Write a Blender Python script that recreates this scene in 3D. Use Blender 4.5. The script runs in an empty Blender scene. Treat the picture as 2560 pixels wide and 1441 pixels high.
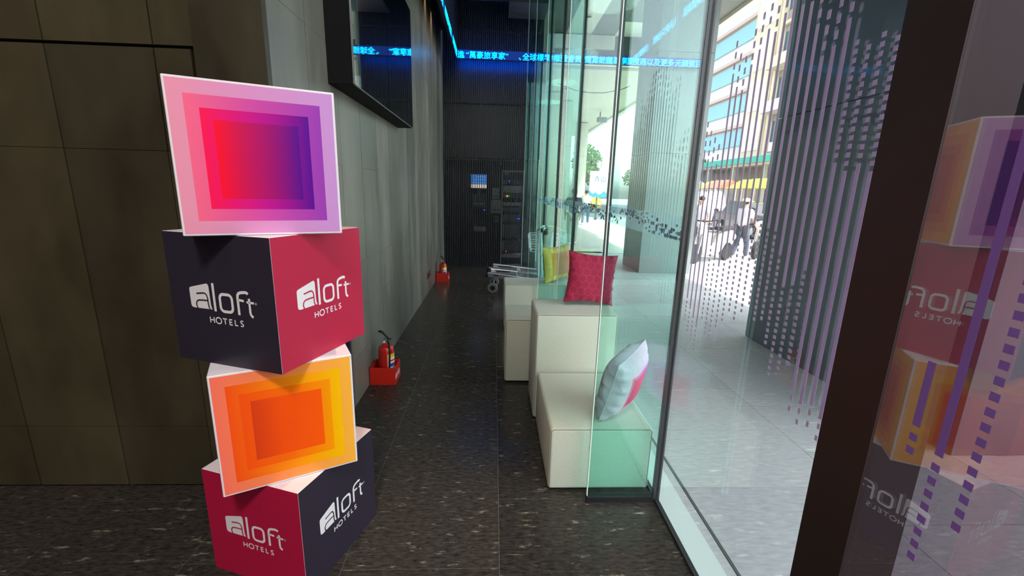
import bpy, bmesh, math, random
from mathutils import Vector, Matrix
random.seed(7)
S = bpy.context.scene
COL = S.collection
PI = math.pi
# ------------------------------------------------------------------ camera, sky, sun, lamps, exposure
cd = bpy.data.cameras.new('camera'); cam = bpy.data.objects.new('camera', cd); COL.objects.link(cam)
S.camera = cam
cd.sensor_width = 36; cd.lens = 36*1076.49/2560; cd.clip_start = .02; cd.clip_end = 400
yaw, pit, rol = .0463519, .224127, -.0266097
f = Vector((math.sin(yaw)*math.cos(pit), math.cos(yaw)*math.cos(pit), -math.sin(pit)))
r = Vector((math.cos(yaw), -math.sin(yaw), 0)); d = f.cross(r)
r2 = math.cos(rol)*r+math.sin(rol)*d; d2 = -math.sin(rol)*r+math.cos(rol)*d
m = Matrix((r2, -d2, -f)).transposed().to_4x4(); m.translation = Vector((0, 0, 1.6))
cam.matrix_world = m

W = bpy.data.worlds.new('sky'); S.world = W; W.use_nodes = True
nt = W.node_tree; bg = nt.nodes['Background']
sky = nt.nodes.new('ShaderNodeTexSky'); sky.sky_type = 'NISHITA'; sky.sun_disc = False
sky.sun_elevation = math.radians(55); sky.sun_rotation = math.radians(140); sky.air_density = 1.0; sky.dust_density = 2.5; sky.ozone_density = 1.0
hs = nt.nodes.new('ShaderNodeHueSaturation'); hs.inputs['Saturation'].default_value = .45
nt.links.new(sky.outputs[0], hs.inputs['Color']); nt.links.new(hs.outputs[0], bg.inputs[0]); bg.inputs[1].default_value = .66
sl = bpy.data.lights.new('sun', 'SUN'); sl.energy = 9; sl.angle = .02; sl.color = (1, .95, .86)
so = bpy.data.objects.new('sun', sl); COL.objects.link(so)
so.rotation_euler = Vector((.52, -.62, 1.45)).to_track_quat('Z', 'Y').to_euler()
def lamp(name, loc, size, watt, col, aim=(0, 0, -1), kind='AREA'):
    l = bpy.data.lights.new(name, kind); l.energy = watt; l.color = col
    if kind == 'AREA': l.shape = 'DISK'; l.size = size
    else: l.spot_size = math.radians(size); l.shadow_soft_size = .03; l.spot_blend = .8
    o = bpy.data.objects.new(name, l); COL.objects.link(o); o.location = loc
    o.rotation_euler = (-Vector(aim)).to_track_quat('Z', 'Y').to_euler(); return o
lamp('lobby_ceiling_lamp', (-.2, -1.6, 4.8), .9, 150, (1, .95, .90))
lamp('lobby_ceiling_lamp', (-2.4, -.6, 4.8), .6, 16, (1, .82, .6))
lamp('corridor_downlight', (-.15, 1.45, 4.8), 26, 190, (1, .8, .55), kind='SPOT')
for yy, e in ((6.75, 16), (7.35, 16)): lamp('wall_washer', (-.93, yy, 4.3), 50, e, (1, .62, .32), aim=(-.12, 0, -1), kind='SPOT')
S.view_settings.view_transform = 'Standard'; S.view_settings.look = 'None'; S.view_settings.gamma = 1
S.view_settings.use_curve_mapping = False; S.view_settings.exposure = .35
S.cycles.max_bounces = 14; S.cycles.transparent_max_bounces = 40; S.cycles.glossy_bounces = 5
S.cycles.sample_clamp_indirect = 6; S.cycles.use_denoising = True

# ------------------------------------------------------------------ materials
def srgb(c):
    return tuple(((x/255)/12.92 if x/255 <= .04045 else ((x/255+.055)/1.055)**2.4) for x in c)
MC = {}
def M(name, col=(128, 128, 128), rough=.5, metal=0, emit=0, spec=.5, var=0, vs=(8, 8, 8), bump=0, bs=None, rvar=0, fleck=None, fs=(6, 30, 6), alpha=1, coat=0, sheen=0, trans=0, lin=None):
    if name in MC: return MC[name]
    m = bpy.data.materials.new(name); MC[name] = m; m.use_nodes = True
    n = m.node_tree; L = n.links.new; p = n.nodes['Principled BSDF']
    c = (*(lin or srgb(col)), 1)
    p.inputs['Base Color'].default_value = c; p.inputs['Roughness'].default_value = rough; p.inputs['Metallic'].default_value = metal
    p.inputs['Specular IOR Level'].default_value = spec; p.inputs['Alpha'].default_value = alpha
    p.inputs['Coat Weight'].default_value = coat; p.inputs['Sheen Weight'].default_value = sheen; p.inputs['Transmission Weight'].default_value = trans
    if emit: p.inputs['Emission Color'].default_value = c; p.inputs['Emission Strength'].default_value = emit
    def noise(sc, scale=1, det=5, rgh=.6):
        g = n.nodes.new('ShaderNodeNewGeometry'); mp = n.nodes.new('ShaderNodeMapping'); mp.inputs['Scale'].default_value = sc
        L(g.outputs['Position'], mp.inputs[0]); t = n.nodes.new('ShaderNodeTexNoise'); t.inputs['Scale'].default_value = scale
        t.inputs['Detail'].default_value = det; t.inputs['Roughness'].default_value = rgh; L(mp.outputs[0], t.inputs['Vector']); return t
    src = None
    if var:
        t = noise(vs); mr = n.nodes.new('ShaderNodeMapRange'); mr.inputs[1].default_value = .3; mr.inputs[2].default_value = .7
        mr.inputs[3].default_value = 1-var; mr.inputs[4].default_value = 1+var; L(t.outputs['Fac'], mr.inputs[0])
        mx = n.nodes.new('ShaderNodeVectorMath'); mx.operation = 'SCALE'; mx.inputs[0].default_value = c[:3]; L(mr.outputs[0], mx.inputs['Scale'])
        src = mx.outputs[0]
        if rvar:
            m2 = n.nodes.new('ShaderNodeMapRange'); m2.inputs[1].default_value = .3; m2.inputs[2].default_value = .7
            m2.inputs[3].default_value = rough-rvar; m2.inputs[4].default_value = rough+rvar; L(t.outputs['Fac'], m2.inputs[0]); L(m2.outputs[0], p.inputs['Roughness'])
    if fleck:
        t = noise(fs, 1, 4, .7); cr = n.nodes.new('ShaderNodeValToRGB'); cr.color_ramp.elements[0].position = .60; cr.color_ramp.elements[1].position = .72
        L(t.outputs['Fac'], cr.inputs[0]); mx = n.nodes.new('ShaderNodeMix'); mx.data_type = 'RGBA'; L(cr.outputs[0], mx.inputs[0])
        if src: L(src, mx.inputs[6])
        else: mx.inputs[6].default_value = c
        mx.inputs[7].default_value = (*srgb(fleck), 1); src = mx.outputs[2]
    if src: L(src, p.inputs['Base Color'])
    if bump:
        t = noise(bs or vs, 1, 6, .65); b = n.nodes.new('ShaderNodeBump'); b.inputs['Strength'].default_value = bump; b.inputs['Distance'].default_value = .01
        L(t.outputs['Fac'], b.inputs['Height']); L(b.outputs[0], p.inputs['Normal'])
    return m
def glass(name, tint, f0=.045, gl=(1, 1, 1), gz=.6):
    """one surface of a clear pane: view-angle Schlick reflection over tinted see-through"""
    if name in MC: return MC[name]
    m = bpy.data.materials.new(name); MC[name] = m; m.use_nodes = True; n = m.node_tree; L = n.links.new
    n.nodes.remove(n.nodes['Principled BSDF']); out = n.nodes['Material Output']
    g = n.nodes.new('ShaderNodeNewGeometry'); dt = n.nodes.new('ShaderNodeVectorMath'); dt.operation = 'DOT_PRODUCT'
    L(g.outputs['Normal'], dt.inputs[0]); L(g.outputs['Incoming'], dt.inputs[1])
    def mt(op, a, b=None):
        x = n.nodes.new('ShaderNodeMath'); x.operation = op
        for i, v in enumerate((a, b)):
            if v is None: continue
            if isinstance(v, (int, float)): x.inputs[i].default_value = v
            else: L(v, x.inputs[i])
        return x.outputs[0]
    k = mt('POWER', mt('SUBTRACT', 1, mt('ABSOLUTE', dt.outputs['Value'])), 5)
    fr = mt('ADD', mt('MULTIPLY', k, (1-f0)*gz), f0)
    tr = n.nodes.new('ShaderNodeBsdfTransparent'); tr.inputs[0].default_value = (*tint, 1)
    gs = n.nodes.new('ShaderNodeBsdfGlossy'); gs.inputs[0].default_value = (*gl, 1); gs.inputs['Roughness'].default_value = .0
    mx = n.nodes.new('ShaderNodeMixShader'); L(fr, mx.inputs[0]); L(tr.outputs[0], mx.inputs[1]); L(gs.outputs[0], mx.inputs[2]); L(mx.outputs[0], out.inputs[0])
    return m
def film(name, col, through, tcol=(1, 1, 1), transl=.3):
    if name in MC: return MC[name]
    m = bpy.data.materials.new(name); MC[name] = m; m.use_nodes = True; n = m.node_tree; L = n.links.new
    n.nodes.remove(n.nodes['Principled BSDF']); out = n.nodes['Material Output']
    df = n.nodes.new('ShaderNodeBsdfDiffuse'); df.inputs[0].default_value = (*srgb(col), 1)
    tl = n.nodes.new('ShaderNodeBsdfTranslucent'); tl.inputs[0].default_value = (*srgb(col), 1)
    a = n.nodes.new('ShaderNodeMixShader'); a.inputs[0].default_value = transl; L(df.outputs[0], a.inputs[1]); L(tl.outputs[0], a.inputs[2])
    tr = n.nodes.new('ShaderNodeBsdfTransparent'); tr.inputs[0].default_value = (*tcol, 1)
    b = n.nodes.new('ShaderNodeMixShader'); b.inputs[0].default_value = through; L(a.outputs[0], b.inputs[1]); L(tr.outputs[0], b.inputs[2]); L(b.outputs[0], out.inputs[0])
    return m
def nested(name, layers, uvn='UVMap', rough=.45, square=False, border=None):
    """flat print: nested squares, every square with its own left-to-right colour run. layers=[(inset,[(pos,col)..])..]"""
    m = bpy.data.materials.new(name); m.use_nodes = True; n = m.node_tree; L = n.links.new; p = n.nodes['Principled BSDF']
    p.inputs['Roughness'].default_value = rough; p.inputs['Specular IOR Level'].default_value = .15
    uv = n.nodes.new('ShaderNodeUVMap'); uv.uv_map = uvn; sp = n.nodes.new('ShaderNodeSeparateXYZ'); L(uv.outputs[0], sp.inputs[0])
    def mt(op, a, b=None):
        x = n.nodes.new('ShaderNodeMath'); x.operation = op
        for i, v in enumerate((a, b)):
            if v is None: continue
            if isinstance(v, (int, float)): x.inputs[i].default_value = v
            else: L(v, x.inputs[i])
        return x.outputs[0]
    dd = mt('MAXIMUM', mt('ABSOLUTE', mt('SUBTRACT', sp.outputs[0], .5)), mt('ABSOLUTE', mt('SUBTRACT', sp.outputs[1], .5)))
    cur = None
    for inset, ramp in layers:
        cr = n.nodes.new('ShaderNodeValToRGB'); e = cr.color_ramp.elements
        while len(e) < len(ramp): e.new(.5)
        for i, (pos, c) in enumerate(ramp): e[i].position = pos; e[i].color = (*srgb(c), 1)
        L(sp.outputs[0], cr.inputs[0])
        if cur is None: cur = cr.outputs[0]; continue
        mx = n.nodes.new('ShaderNodeMix'); mx.data_type = 'RGBA'; L(mt('LESS_THAN', dd, .5-inset), mx.inputs[0]); L(cur, mx.inputs[6]); L(cr.outputs[0], mx.inputs[7]); cur = mx.outputs[2]
    L(cur, p.inputs['Base Color']); return m

# ------------------------------------------------------------------ mesh helpers
class B:
    def __init__(s): s.v = []; s.f = []
    def add(s, vs, fs):
        o = len(s.v); s.v += [tuple(v) for v in vs]; s.f += [tuple(i+o for i in q) for q in fs]; return s
    def box(s, x0, y0, z0, x1, y1, z1, rz=0, c=None):
        vs = [(x, y, z) for z in (z0, z1) for y in (y0, y1) for x in (x0, x1)]
        if rz:
            cx, cy = c or ((x0+x1)/2, (y0+y1)/2); k, q = math.cos(rz), math.sin(rz)
            vs = [(cx+(x-cx)*k-(y-cy)*q, cy+(x-cx)*q+(y-cy)*k, z) for x, y, z in vs]
        return s.add(vs, [(0, 2, 3, 1), (4, 5, 7, 6), (0, 1, 5, 4), (2, 6, 7, 3), (0, 4, 6, 2), (1, 3, 7, 5)])
    def prism(s, poly, z0, z1):
        n = len(poly); vs = [(x, y, z0) for x, y in poly]+[(x, y, z1) for x, y in poly]
        return s.add(vs, [tuple(range(n))[::-1], tuple(range(n, 2*n))]+[(i, (i+1) % n, n+(i+1) % n, n+i) for i in range(n)])
    def lathe(s, prof, seg=24, c=(0, 0, 0), axis='Z'):
        vs = []
        for rr, z in prof:
            for i in range(seg):
                a = 2*PI*i/seg; x, y = rr*math.cos(a), rr*math.sin(a)
                q = (x, y, z) if axis == 'Z' else ((z, x, y) if axis == 'X' else (x, z, y))
                vs.append((c[0]+q[0], c[1]+q[1], c[2]+q[2]))
        fs = [(k*seg+i, k*seg+(i+1) % seg, (k+1)*seg+(i+1) % seg, (k+1)*seg+i) for k in range(len(prof)-1) for i in range(seg)]
        fs += [tuple(range(seg))[::-1], tuple(range((len(prof)-1)*seg, len(prof)*seg))]
        return s.add(vs, fs)
    def tube(s, pts, rad, seg=8, closed=False):
        P = [Vector(p) for p in pts]; n = len(P); vs = []
        up = Vector((0, 0, 1))
        for i, p in enumerate(P):
            if closed: t = P[(i+1) % n]-P[i-1]
            else: t = P[min(i+1, n-1)]-P[max(i-1, 0)]
            t.normalize(); a = t.cross(up)
            if a.length < .05: a = t.cross(Vector((0, 1, 0)))
            a.normalize(); b = t.cross(a); rr = rad[i] if isinstance(rad, (list, tuple)) else rad
            vs += [p+rr*(math.cos(2*PI*k/seg)*a+math.sin(2*PI*k/seg)*b) for k in range(seg)]
        fs = [(i*seg+k, i*seg+(k+1) % seg, ((i+1) % n)*seg+(k+1) % seg, ((i+1) % n)*seg+k) for i in range(n if closed else n-1) for k in range(seg)]
        if not closed: fs += [tuple(range(seg))[::-1], tuple(range((n-1)*seg, n*seg))]
        return s.add(vs, fs)
    def ball(s, c, rx, ry=None, rz=None, seg=16, rings=10):
        ry = ry or rx; rz = rz or rx
        return s.lathe2([(math.sin(PI*k/rings), -math.cos(PI*k/rings)) for k in range(rings+1)], c, (rx, ry, rz), seg)
    def lathe2(s, prof, c, sc, seg):
        vs = [(c[0]+sc[0]*max(a, .001)*math.cos(2*PI*i/seg), c[1]+sc[1]*max(a, .001)*math.sin(2*PI*i/seg), c[2]+sc[2]*z) for a, z in prof for i in range(seg)]
        return s.add(vs, [(k*seg+i, k*seg+(i+1) % seg, (k+1)*seg+(i+1) % seg, (k+1)*seg+i) for k in range(len(prof)-1) for i in range(seg)])
    def build(s, name, mat, parent=None, loc=None, smooth=False, bevel=0, bseg=2, **kw):
        me = bpy.data.meshes.new(name); me.from_pydata(s.v, [], s.f); me.update()
        bm = bmesh.new(); bm.from_mesh(me)
        if bevel: bmesh.ops.bevel(bm, geom=list(bm.edges), offset=bevel, segments=bseg, affect='EDGES', profile=.5)
        bmesh.ops.recalc_face_normals(bm, faces=bm.faces); bm.to_mesh(me); bm.free()
        me.materials.append(mat)
        if smooth:
            for q in me.polygons: q.use_smooth = True
            if smooth != 'all':
                try: me.set_sharp_from_angle(angle=math.radians(40))
                except Exception: pass
        o = bpy.data.objects.new(name, me); COL.objects.link(o)
        if parent is not None: o.parent = parent
        if loc is not None: o.location = loc
        return tag(o, **kw)
def tag(o, label=None, cat=None, group=None, kind=None):
    if label: o['label'] = label
    if cat: o['category'] = cat
    if group: o['group'] = group
    if kind: o['kind'] = kind
    return o
def thing(name, label, cat, loc=(0, 0, 0), rz=0, group=None, kind=None):
    o = bpy.data.objects.new(name, None); COL.objects.link(o); o.location = loc; o.rotation_euler = (0, 0, rz); o.empty_display_size = .1
    return tag(o, label, cat, group, kind)
def copy_tree(o, parent=None):
    c = o.copy(); COL.objects.link(c)
    if parent is not None: c.parent = parent
    for ch in list(o.children): copy_tree(ch, c)
    return c
def text(name, s, size, mat, parent, mw, ext=.0005, font=None, space=1, align='LEFT', kind=None, **kw):
    cu = bpy.data.curves.new(name, 'FONT'); cu.body = s; cu.size = size; cu.extrude = ext; cu.space_character = space; cu.align_x = align; cu.resolution_u = 2
    t = bpy.data.objects.new(name, cu); COL.objects.link(t); dg = bpy.context.evaluated_depsgraph_get(); dg.update()
    me = bpy.data.meshes.new_from_object(t.evaluated_get(dg)); bpy.data.objects.remove(t); me.transform(mw); me.materials.clear(); me.materials.append(mat)
    o = bpy.data.objects.new(name, me); COL.objects.link(o)
    if parent is not None: o.parent = parent
    return tag(o, kind=kind, **kw)
def frame_mat(o, ux, uy):
    """matrix: text x along ux, y along uy from origin o"""
    ux = Vector(ux); uy = Vector(uy); uz = ux.cross(uy); mm = Matrix((ux, uy, uz)).transposed().to_4x4(); mm.translation = Vector(o); return mm

# ------------------------------------------------------------------ structure: floor, walls, ceiling
grout = M('grout', (92, 88, 80), .8)
granite = [M('granite_%d' % i, c, .20, var=.6, vs=(24, 75, 24), fleck=(142, 138, 120), fs=(7+i*1.5, 30+i*5, 7), rvar=.05, spec=.28, bump=.04, bs=(30, 90, 30)) for i, c in enumerate(((54, 51, 46), (50, 47, 43), (58, 54, 49)))]
floor = B().box(-4, -4, -.12, .89, 9.7, -.0008).build('floor', grout, kind='structure')
B().box(-4, -4, -.0008, .885, .62, -.0002).build('floor_plain', granite[1], floor)
xb = [-.625+.6745*i for i in range(-5, 2)]+[.885]
for i in range(len(xb)-1):
    x0, x1 = xb[i], min(xb[i+1], .885)
    if x0 > .8: continue
    off = (1.55, 1.075, 1.588)[(i+1) % 3]
    k0 = int((.62-off)//.9)
    for k in range(k0, 10):
        y0, y1 = max(off+.9*k, .62), min(off+.9*(k+1), 9.65)
        if y1-y0 < .05: continue
        B().box(x0+.0012, y0+.0012, -.02, x1-.0012, y1-.0012, 0).build('floor_tile', granite[random.randrange(3)], floor)
slate = [M('slate_%d' % i, c, .36, var=.36, vs=(3.5, 3.5, .8), rvar=.07, bump=.006, bs=(10, 10, 1.5), spec=.6) for i, c in enumerate(((108, 107, 98), (99, 100, 93), (115, 113, 103)))]
slateb = [M('slate_brown_shaded_%d' % i, c, .42, var=.42, vs=(2.2, 2.2, 1.0), rvar=.08, bump=.04, bs=(20, 20, 4), spec=.35) for i, c in enumerate(((68, 62, 44), (62, 57, 42), (72, 66, 47)))]  # same slate, browner; the front wall's weaker light is put into its darker colour
dark = M('joint_black', (14, 14, 13), .8)
wl = B().box(-1.3, 2.115, 0, -1.025, 9.7, 4.95).build('wall_left', dark, kind='structure')
zs = [0, .346, .692, 1.04, 1.73, 2.42, 3.11, 3.8, 4.95]
y = 2.095
while y < 8.86:
    y1 = min(y+.4425, 8.86); n = round((y-2.095)/.4425)
    zz = [z for z in zs if not ((z == .346 and n % 2) or (z == .692 and n % 3 == 0) or (z == 1.73 and n % 2 == 0))]
    mt_ = slate[random.randrange(3)]
    for a, b in zip(zz, zz[1:]):
        B().box(-1.03, y+.003, a+.0008, -1.0-random.random()*.002, y1-.003, b-.0008).build('stone_panel', mt_, wl)
    y = y1
wf = B().box(-4, 2.12, 0, -1.03, 2.4, 4.95).build('wall_front', dark, kind='structure')
xs = [-1.0, -1.47, -1.92, -2.37, -2.82, -3.27, -3.72, -4.0]
for i in range(7):
    a, b = xs[i+1], xs[i]
    for z0, z1 in ((0.012, .355), (.357, 1.73), (1.732, 2.155), (2.168, 3.4), (3.402, 4.95)):
        g = .0035 if i else .0
        # the concealed door's upper right corner leaves a wide shadow gap
        if i == 0 and z0 == 1.732:
            B().box(a+.003, 2.09, z0, -1.318, 2.13, z1).build('stone_panel', slateb[0], wf); B().box(-1.303, 2.09, z0, b, 2.13, 3.4).build('stone_panel', slateb[1], wf)
        elif i == 0 and z0 == 2.168: B().box(a+.003, 2.09, z0, -1.3035, 2.13, z1).build('stone_panel', slateb[2], wf)
        elif i == 0 and z1 < 2.16:
            B().box(a+g, 2.09, z0, -1.318, 2.13, z1).build('stone_panel', slateb[i % 3], wf); B().box(-1.303, 2.09, z0, b, 2.13, z1).build('stone_panel', slateb[i % 3], wf)
        else: B().box(a+g, 2.09, z0, b-g, 2.13, z1).build('stone_panel', slateb[(i+(z0 > 2)) % 3], wf)
# walls of the lobby around and behind the camera
plain = M('lobby_plaster', (52, 48, 44), .8, var=.1, vs=(2, 2, 2))
B().box(-4.1, -4, 0, -4, 2.4, 4.95).build('wall_side', plain, kind='structure')
B().box(-4.1, -4.1, 0, .7, -4, 4.95).build('wall_rear', plain, kind='structure')
ceilm = M('ceiling_dark', (58, 58, 60), .7, var=.06)
B().box(-4.1, -4.1, 4.95, .93, 9.8, 5.1).build('ceiling', ceilm, kind='structure')
black = M('black_metal', (24, 25, 28), .45, spec=.4); black2 = M('black_satin', (15, 15, 17), .35)
# bulkhead along the wall and hanging box at the far right
B().box(-1.0, 2.1, 4.36, -.745, 8.6, 4.95).build('trim_1', black2, kind='structure')
B().box(.2, 7.9, 4.6, .86, 8.6, 4.95).build('trim_2', M('bulkhead_grey', (52, 50, 52), .5), kind='structure')
# end wall: slatted screen with an equipment niche behind
we = B().box(-1.3, 9.62, 0, .93, 9.75, 4.95).box(-1.05, 8.9, 2.2, .89, 8.96, 4.93).build('wall_end', black2, kind='structure')
sb = B(); n = 0
x = -.985
while x < .87:
    sb.box(x, 8.83, .03, x+.017, 8.87, 2.15); sb.box(x, 8.83, 2.185, x+.017, 8.87, 4.93); x += .036
sb.build('screen_slats', M('slat_metal', (40, 43, 48), .4, spec=.5), we, kind='stuff')
for z in (0, 2.15, 3.19, 4.44): B().box(-.99, 8.825, z, .87, 8.88, z+.03).build('rail', black, we)
for xx in (-.655, .13, .62): B().box(xx, 8.822, 0, xx+.014, 8.88, 2.15).build('rail', black, we)
B().box(.12, 8.97, 2.1, .15, 9.0, 2.2).build('hinge', M('steel', (150, 152, 155), .3, 1), we)
# ------------------------------------------------------------------ facade: panes, fins
gf = glass('facade_glass', (.965, .985, .98)); gn_ = glass('fin_glass', (.77, .965, .925), .05); gn2 = glass('thin_fin_glass', (.81, .96, .94), .04); gd = glass('tinted_pane_glass', (.56, .51, .535), .12, gz=1)
seal = M('dark_seal', (44, 46, 48), .35); rim = M('polished_glass_edge', (238, 250, 244), .3, spec=.8)
FY = [1.967, 3.36, 4.8, 6.2, 7.7]
ys = [.81]+FY+[8.82]
panes = []
for i in range(6):
    w = thing('window_%d' % (i+1), None, None, (0, 0, 0), kind='structure')
    B().box(.886, ys[i]+.012, .006, .898, ys[i+1]-.012, 4.95).build('glass_pane', gf, w); panes.append(w)
    B().box(.880, ys[i], 0, .902, ys[i+1], .012).build('gasket', seal, w)
w7 = thing('window_7', None, None, kind='structure')
B().box(.6090, -3.98, .01, .6170, .600, 4.95).build('glass_pane', gd, w7)
B().box(.598, -3.98, 0, .628, .59, .012).build('gasket', seal, w7)
# door jamb between the two panes, dark bronze
jm = M('bronze_jamb', (48, 38, 36), .45, var=.08, vs=(3, 3, 1))
B().box(.607, .592, 0, .702, .692, 4.95).prism([(.66, .69), (.88, .80), (.89, .815), (.64, .69)], 0, 4.95).build('trim_3', jm, kind='structure')
labs = ['glass fin nearest the camera, in front of the low seat with the pink cushion',
        'second glass fin from the camera, behind the tall seat with the crimson cushion',
        'third glass fin, crossing the far seat with the yellow and orange cushion',
        'fourth glass fin, just behind the luggage trolleys\' handles',
        'farthest glass fin, close to the black slatted end wall']
for i, Y in enumerate(FY):
    t = thing('glass_fin', labs[i], 'glass fin', (.70, Y, 0), group=None)
    B().box(-.18, -.009, .03, .18, .009, 4.94).build('fin_pane', gn_ if i == 0 else gn2, t)
    B().box(-.184, -.0085, .03, -.180, .0085, 4.94).build('polished_edge', rim, t)
    B().box(-.185, -.022, 0, .17, .022, .03).build('base_shoe', black, t)
    B().box(.172, -.012, 0, .206, .012, 4.94).build('silicone_seal', seal, t)
# purple film: stripes that dissolve into dashes
pur = film('purple_film', (240, 230, 252), .14, (.75, .65, .85), .12)
FX = .8855
Ys = {0: 1.02, 1: 1.04, 2: 1.024, 3: 1.046, 4: 1.398, 5: 1.347, 6: 1.332, 7: 1.424, 8: 1.494}
End = {0: .93, 1: .969, 2: .951, 3: .97, 4: 1.106, 5: 1.082, 6: 1.044, 7: 1.131, 8: 1.201}
e2 = [1.2, 1.245, 1.207, 1.167, 1.188, 1.138, 1.101, 1.027, 1.046, 1.099, 1.0, 1.03, 1.06, 1.10]
dsh = B()
for k in range(23):
    Y = 1.016+.0386*k
    if k < 9: a = Ys[k]; e = End[k]
    else: e = e2[k-9]; a = e+.3 if k < 19 else e+.04; e = e if k < 19 else a-.1
    b = a+.645; h = .0062
    B().box(FX-.0002, Y-h, a, FX, Y+h, b).build('film_stripe', pur, panes[0])
    if k < 4:
        for q in range(14): dsh.box(FX-.0002, Y-h, b+.012+q*.0205, FX, Y+h, b+.024+q*.0205)
        for q in (0, 1): dsh.box(FX-.0002, Y-h*.8, a-.03-q*.035, FX, Y+h*.8, a-.014-q*.035)
    else:
        q = a-.012
        while q > e: dsh.box(FX-.0002, Y-h, q-.0115, FX, Y+h, q); q -= .0205
        for q in range(3): dsh.box(FX-.0002, Y-h, b+.014+q*.038, FX, Y+h, b+.036+q*.038)
dsh.build('film_dashes', pur, panes[0], kind='stuff')
pur2 = film('purple_film_near', (168, 132, 200), .25, (.6, .45, .8), .3)
dsh = B(); FX = .6086
for Y, a, b, lo in ((.533, 1.285, 1.383, 1.24), (.495, 1.262, 1.85, 1.10), (.416, 1.49, 2.1, 1.5), (.377, 1.45, 2.05, 1.5), (.338, 1.5, 2.1, 1.5)):
    B().box(FX-.0002, Y-.0055, a, FX, Y+.0055, b).build('film_stripe', pur2, w7)
    q = a-.012
    while q > lo: dsh.box(FX-.0002, Y-.0055, q-.011, FX, Y+.0055, q); q -= .0205
q = 1.54
while q > 1.19: dsh.box(FX-.0002, .4485, q-.011, FX, .4595, q); q -= .0205
dsh.build('film_dashes', pur2, w7, kind='stuff')
# frosted safety band with mosaic squares
frost = film('frosted_film', (200, 208, 214), .70, (.9, .93, .95), .6); mosa = [film('mosaic_film_%d' % i, c, .3, (.6, .7, .85), .4) for i, c in enumerate(((60, 74, 104), (120, 138, 170), (150, 160, 178)))]
for i in range(1, 6):
    a, b = ys[i]+.02, ys[i+1]-.02
    B().box(.8845, a, 1.375, .8852, b, 1.498).build('frosted_band', frost, panes[i])
    mb = [B(), B(), B()]; yy = a+.02
    while yy < b-.02:
        c = 1.44+.03*math.sin(yy*5.1)
        for q in range(random.choice((1, 2, 3, 4))):
            z = c+random.gauss(0, .024); s_ = random.choice((.008, .011, .016)); z = min(max(z, 1.39), 1.482); z = round(z/.012)*.012
            mb[random.choice((0, 1, 1, 2, 2))].box(.8836-.0002*q, yy-s_, z-s_*.55, .8838-.0002*q, yy+s_, z+s_*.55)
        yy += .026
    for q in range(3): mb[q].build('mosaic_squares', mosa[q], panes[i], kind='stuff')

# ------------------------------------------------------------------ outside: pavement, column, canopy, street
og = [M('daylit_granite_%d' % i, c, .45, var=.16, vs=(14, 50, 14), fleck=(214, 216, 212), fs=(5, 22, 5), rvar=.06) for i, c in enumerate(((172, 178, 178), (166, 172, 173), (178, 183, 183)))]  # same granite as indoors, daylight brightness put into its paler colour
pv = B().box(.902, -4, -.12, 5.9, 11.4, -.004).build('pavement', M('outdoor_grout', (126, 130, 130), .8), kind='structure')
sill = B().box(.905, -4, -.02, 1.028, 8.85, .004).build('window_sill', M('pale_sill', (196, 214, 208), .35), pv)
B().box(1.03, -4, -.02, 1.075, 8.85, .0).build('kerb_strip', og[0], pv); B().box(1.077, -4, -.02, 1.09, 8.85, .002).build('groove_strip', M('groove', (74, 84, 82), .6), pv)
for i in range(5):
    x0 = 1.093+.94*i
    for k in range(-1, 18):
        y0 = .2+(.33 if i % 2 else 0)+.62*k
        B().box(x0, y0, -.03, x0+.937, y0+.616, 0).build('paving_slab', og[random.randrange(3)], pv)
lt = M('light_paving', (205, 204, 198), .6, var=.06, vs=(1.5, 1.5, 1.5)); pv2 = B().box(.9, 11.4, -.12, 9.5, 60, -.006).box(5.9, -6, -.12, 9.5, 11.4, -.006).build('pavement', M('pale_grout', (150, 150, 146), .8), kind='structure')
for i in range(7):
    for k in range(0, 12):
        B().box(1+1.2*i, 11.45+1.4*k, -.03, 2.19+1.2*i, 12.84+1.4*k, 0).build('paving_slab', lt, pv2)
for k in range(0, 14): 
    for i in range(3): B().box(5.92+1.2*i, -5+1.17*k, -.03, 7.11+1.2*i-(.03 if i==2 else 0), -3.84+1.17*k, 0).build('paving_slab', lt, pv2)
B().box(9.5, -10, -.2, 40, 120, -.12).box(.9, 60, -.2, 9.5, 120, -.12).build('road', M('asphalt', (150, 150, 148), .8, var=.08, vs=(.5, .5, .5)), kind='structure')
B().box(-30, 60.5, -.12, 9.4, 61, 0).build('trim_4', lt, kind='structure')
# own building above and beyond
conc = M('cream_stone', (205, 200, 182), .6, var=.05, vs=(.4, .4, 1)); 
B().box(-4.1, -4.1, 5.1, .95, 9.8, 14).build('trim_5', M('upper_wall', (120, 122, 122), .6), kind='structure')
# clad columns
clad = M('column_cladding', (92, 103, 112), .38, var=.07, vs=(.6, .6, 3), spec=.5); cladl = M('column_panel_light', (126, 134, 135), .35, var=.05, vs=(1, 1, 3))
def column(label, x0, y0, x1, y1, mat_l, mat_f, hs):
    t = thing('column', label, 'column', ((x0+x1)/2, (y0+y1)/2, 0)); a, b = (x1-x0)/2, (y1-y0)/2
    B().box(-a+.03, -b+.03, 0, a-.03, b-.03, 6).build('core', dark, t)
    z = 0
    for h in hs:
        for (p, mm) in (((-a, -b+.031, -a+.03, b-.031), mat_l), ((a-.03, -b+.031, a, b-.031), mat_l), ((-a, -b, a, -b+.03), mat_f), ((-a, b-.03, a, b), mat_f)):
            B().box(p[0], p[1], z+.004, p[2], p[3], z+h-.004).build('cladding_panel', mm, t)
        z += h
    return t
column('dark clad column outside the striped pane', 2.97, 2.35, 4.3, 4.69, clad, clad, (2.4, 1.8, 1.8))
column('large grey clad column outside behind the nearest glass fin', 3.0, 8.6, 4.06, 9.75, clad, cladl, (2.37, 1.8, 1.83))
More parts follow.
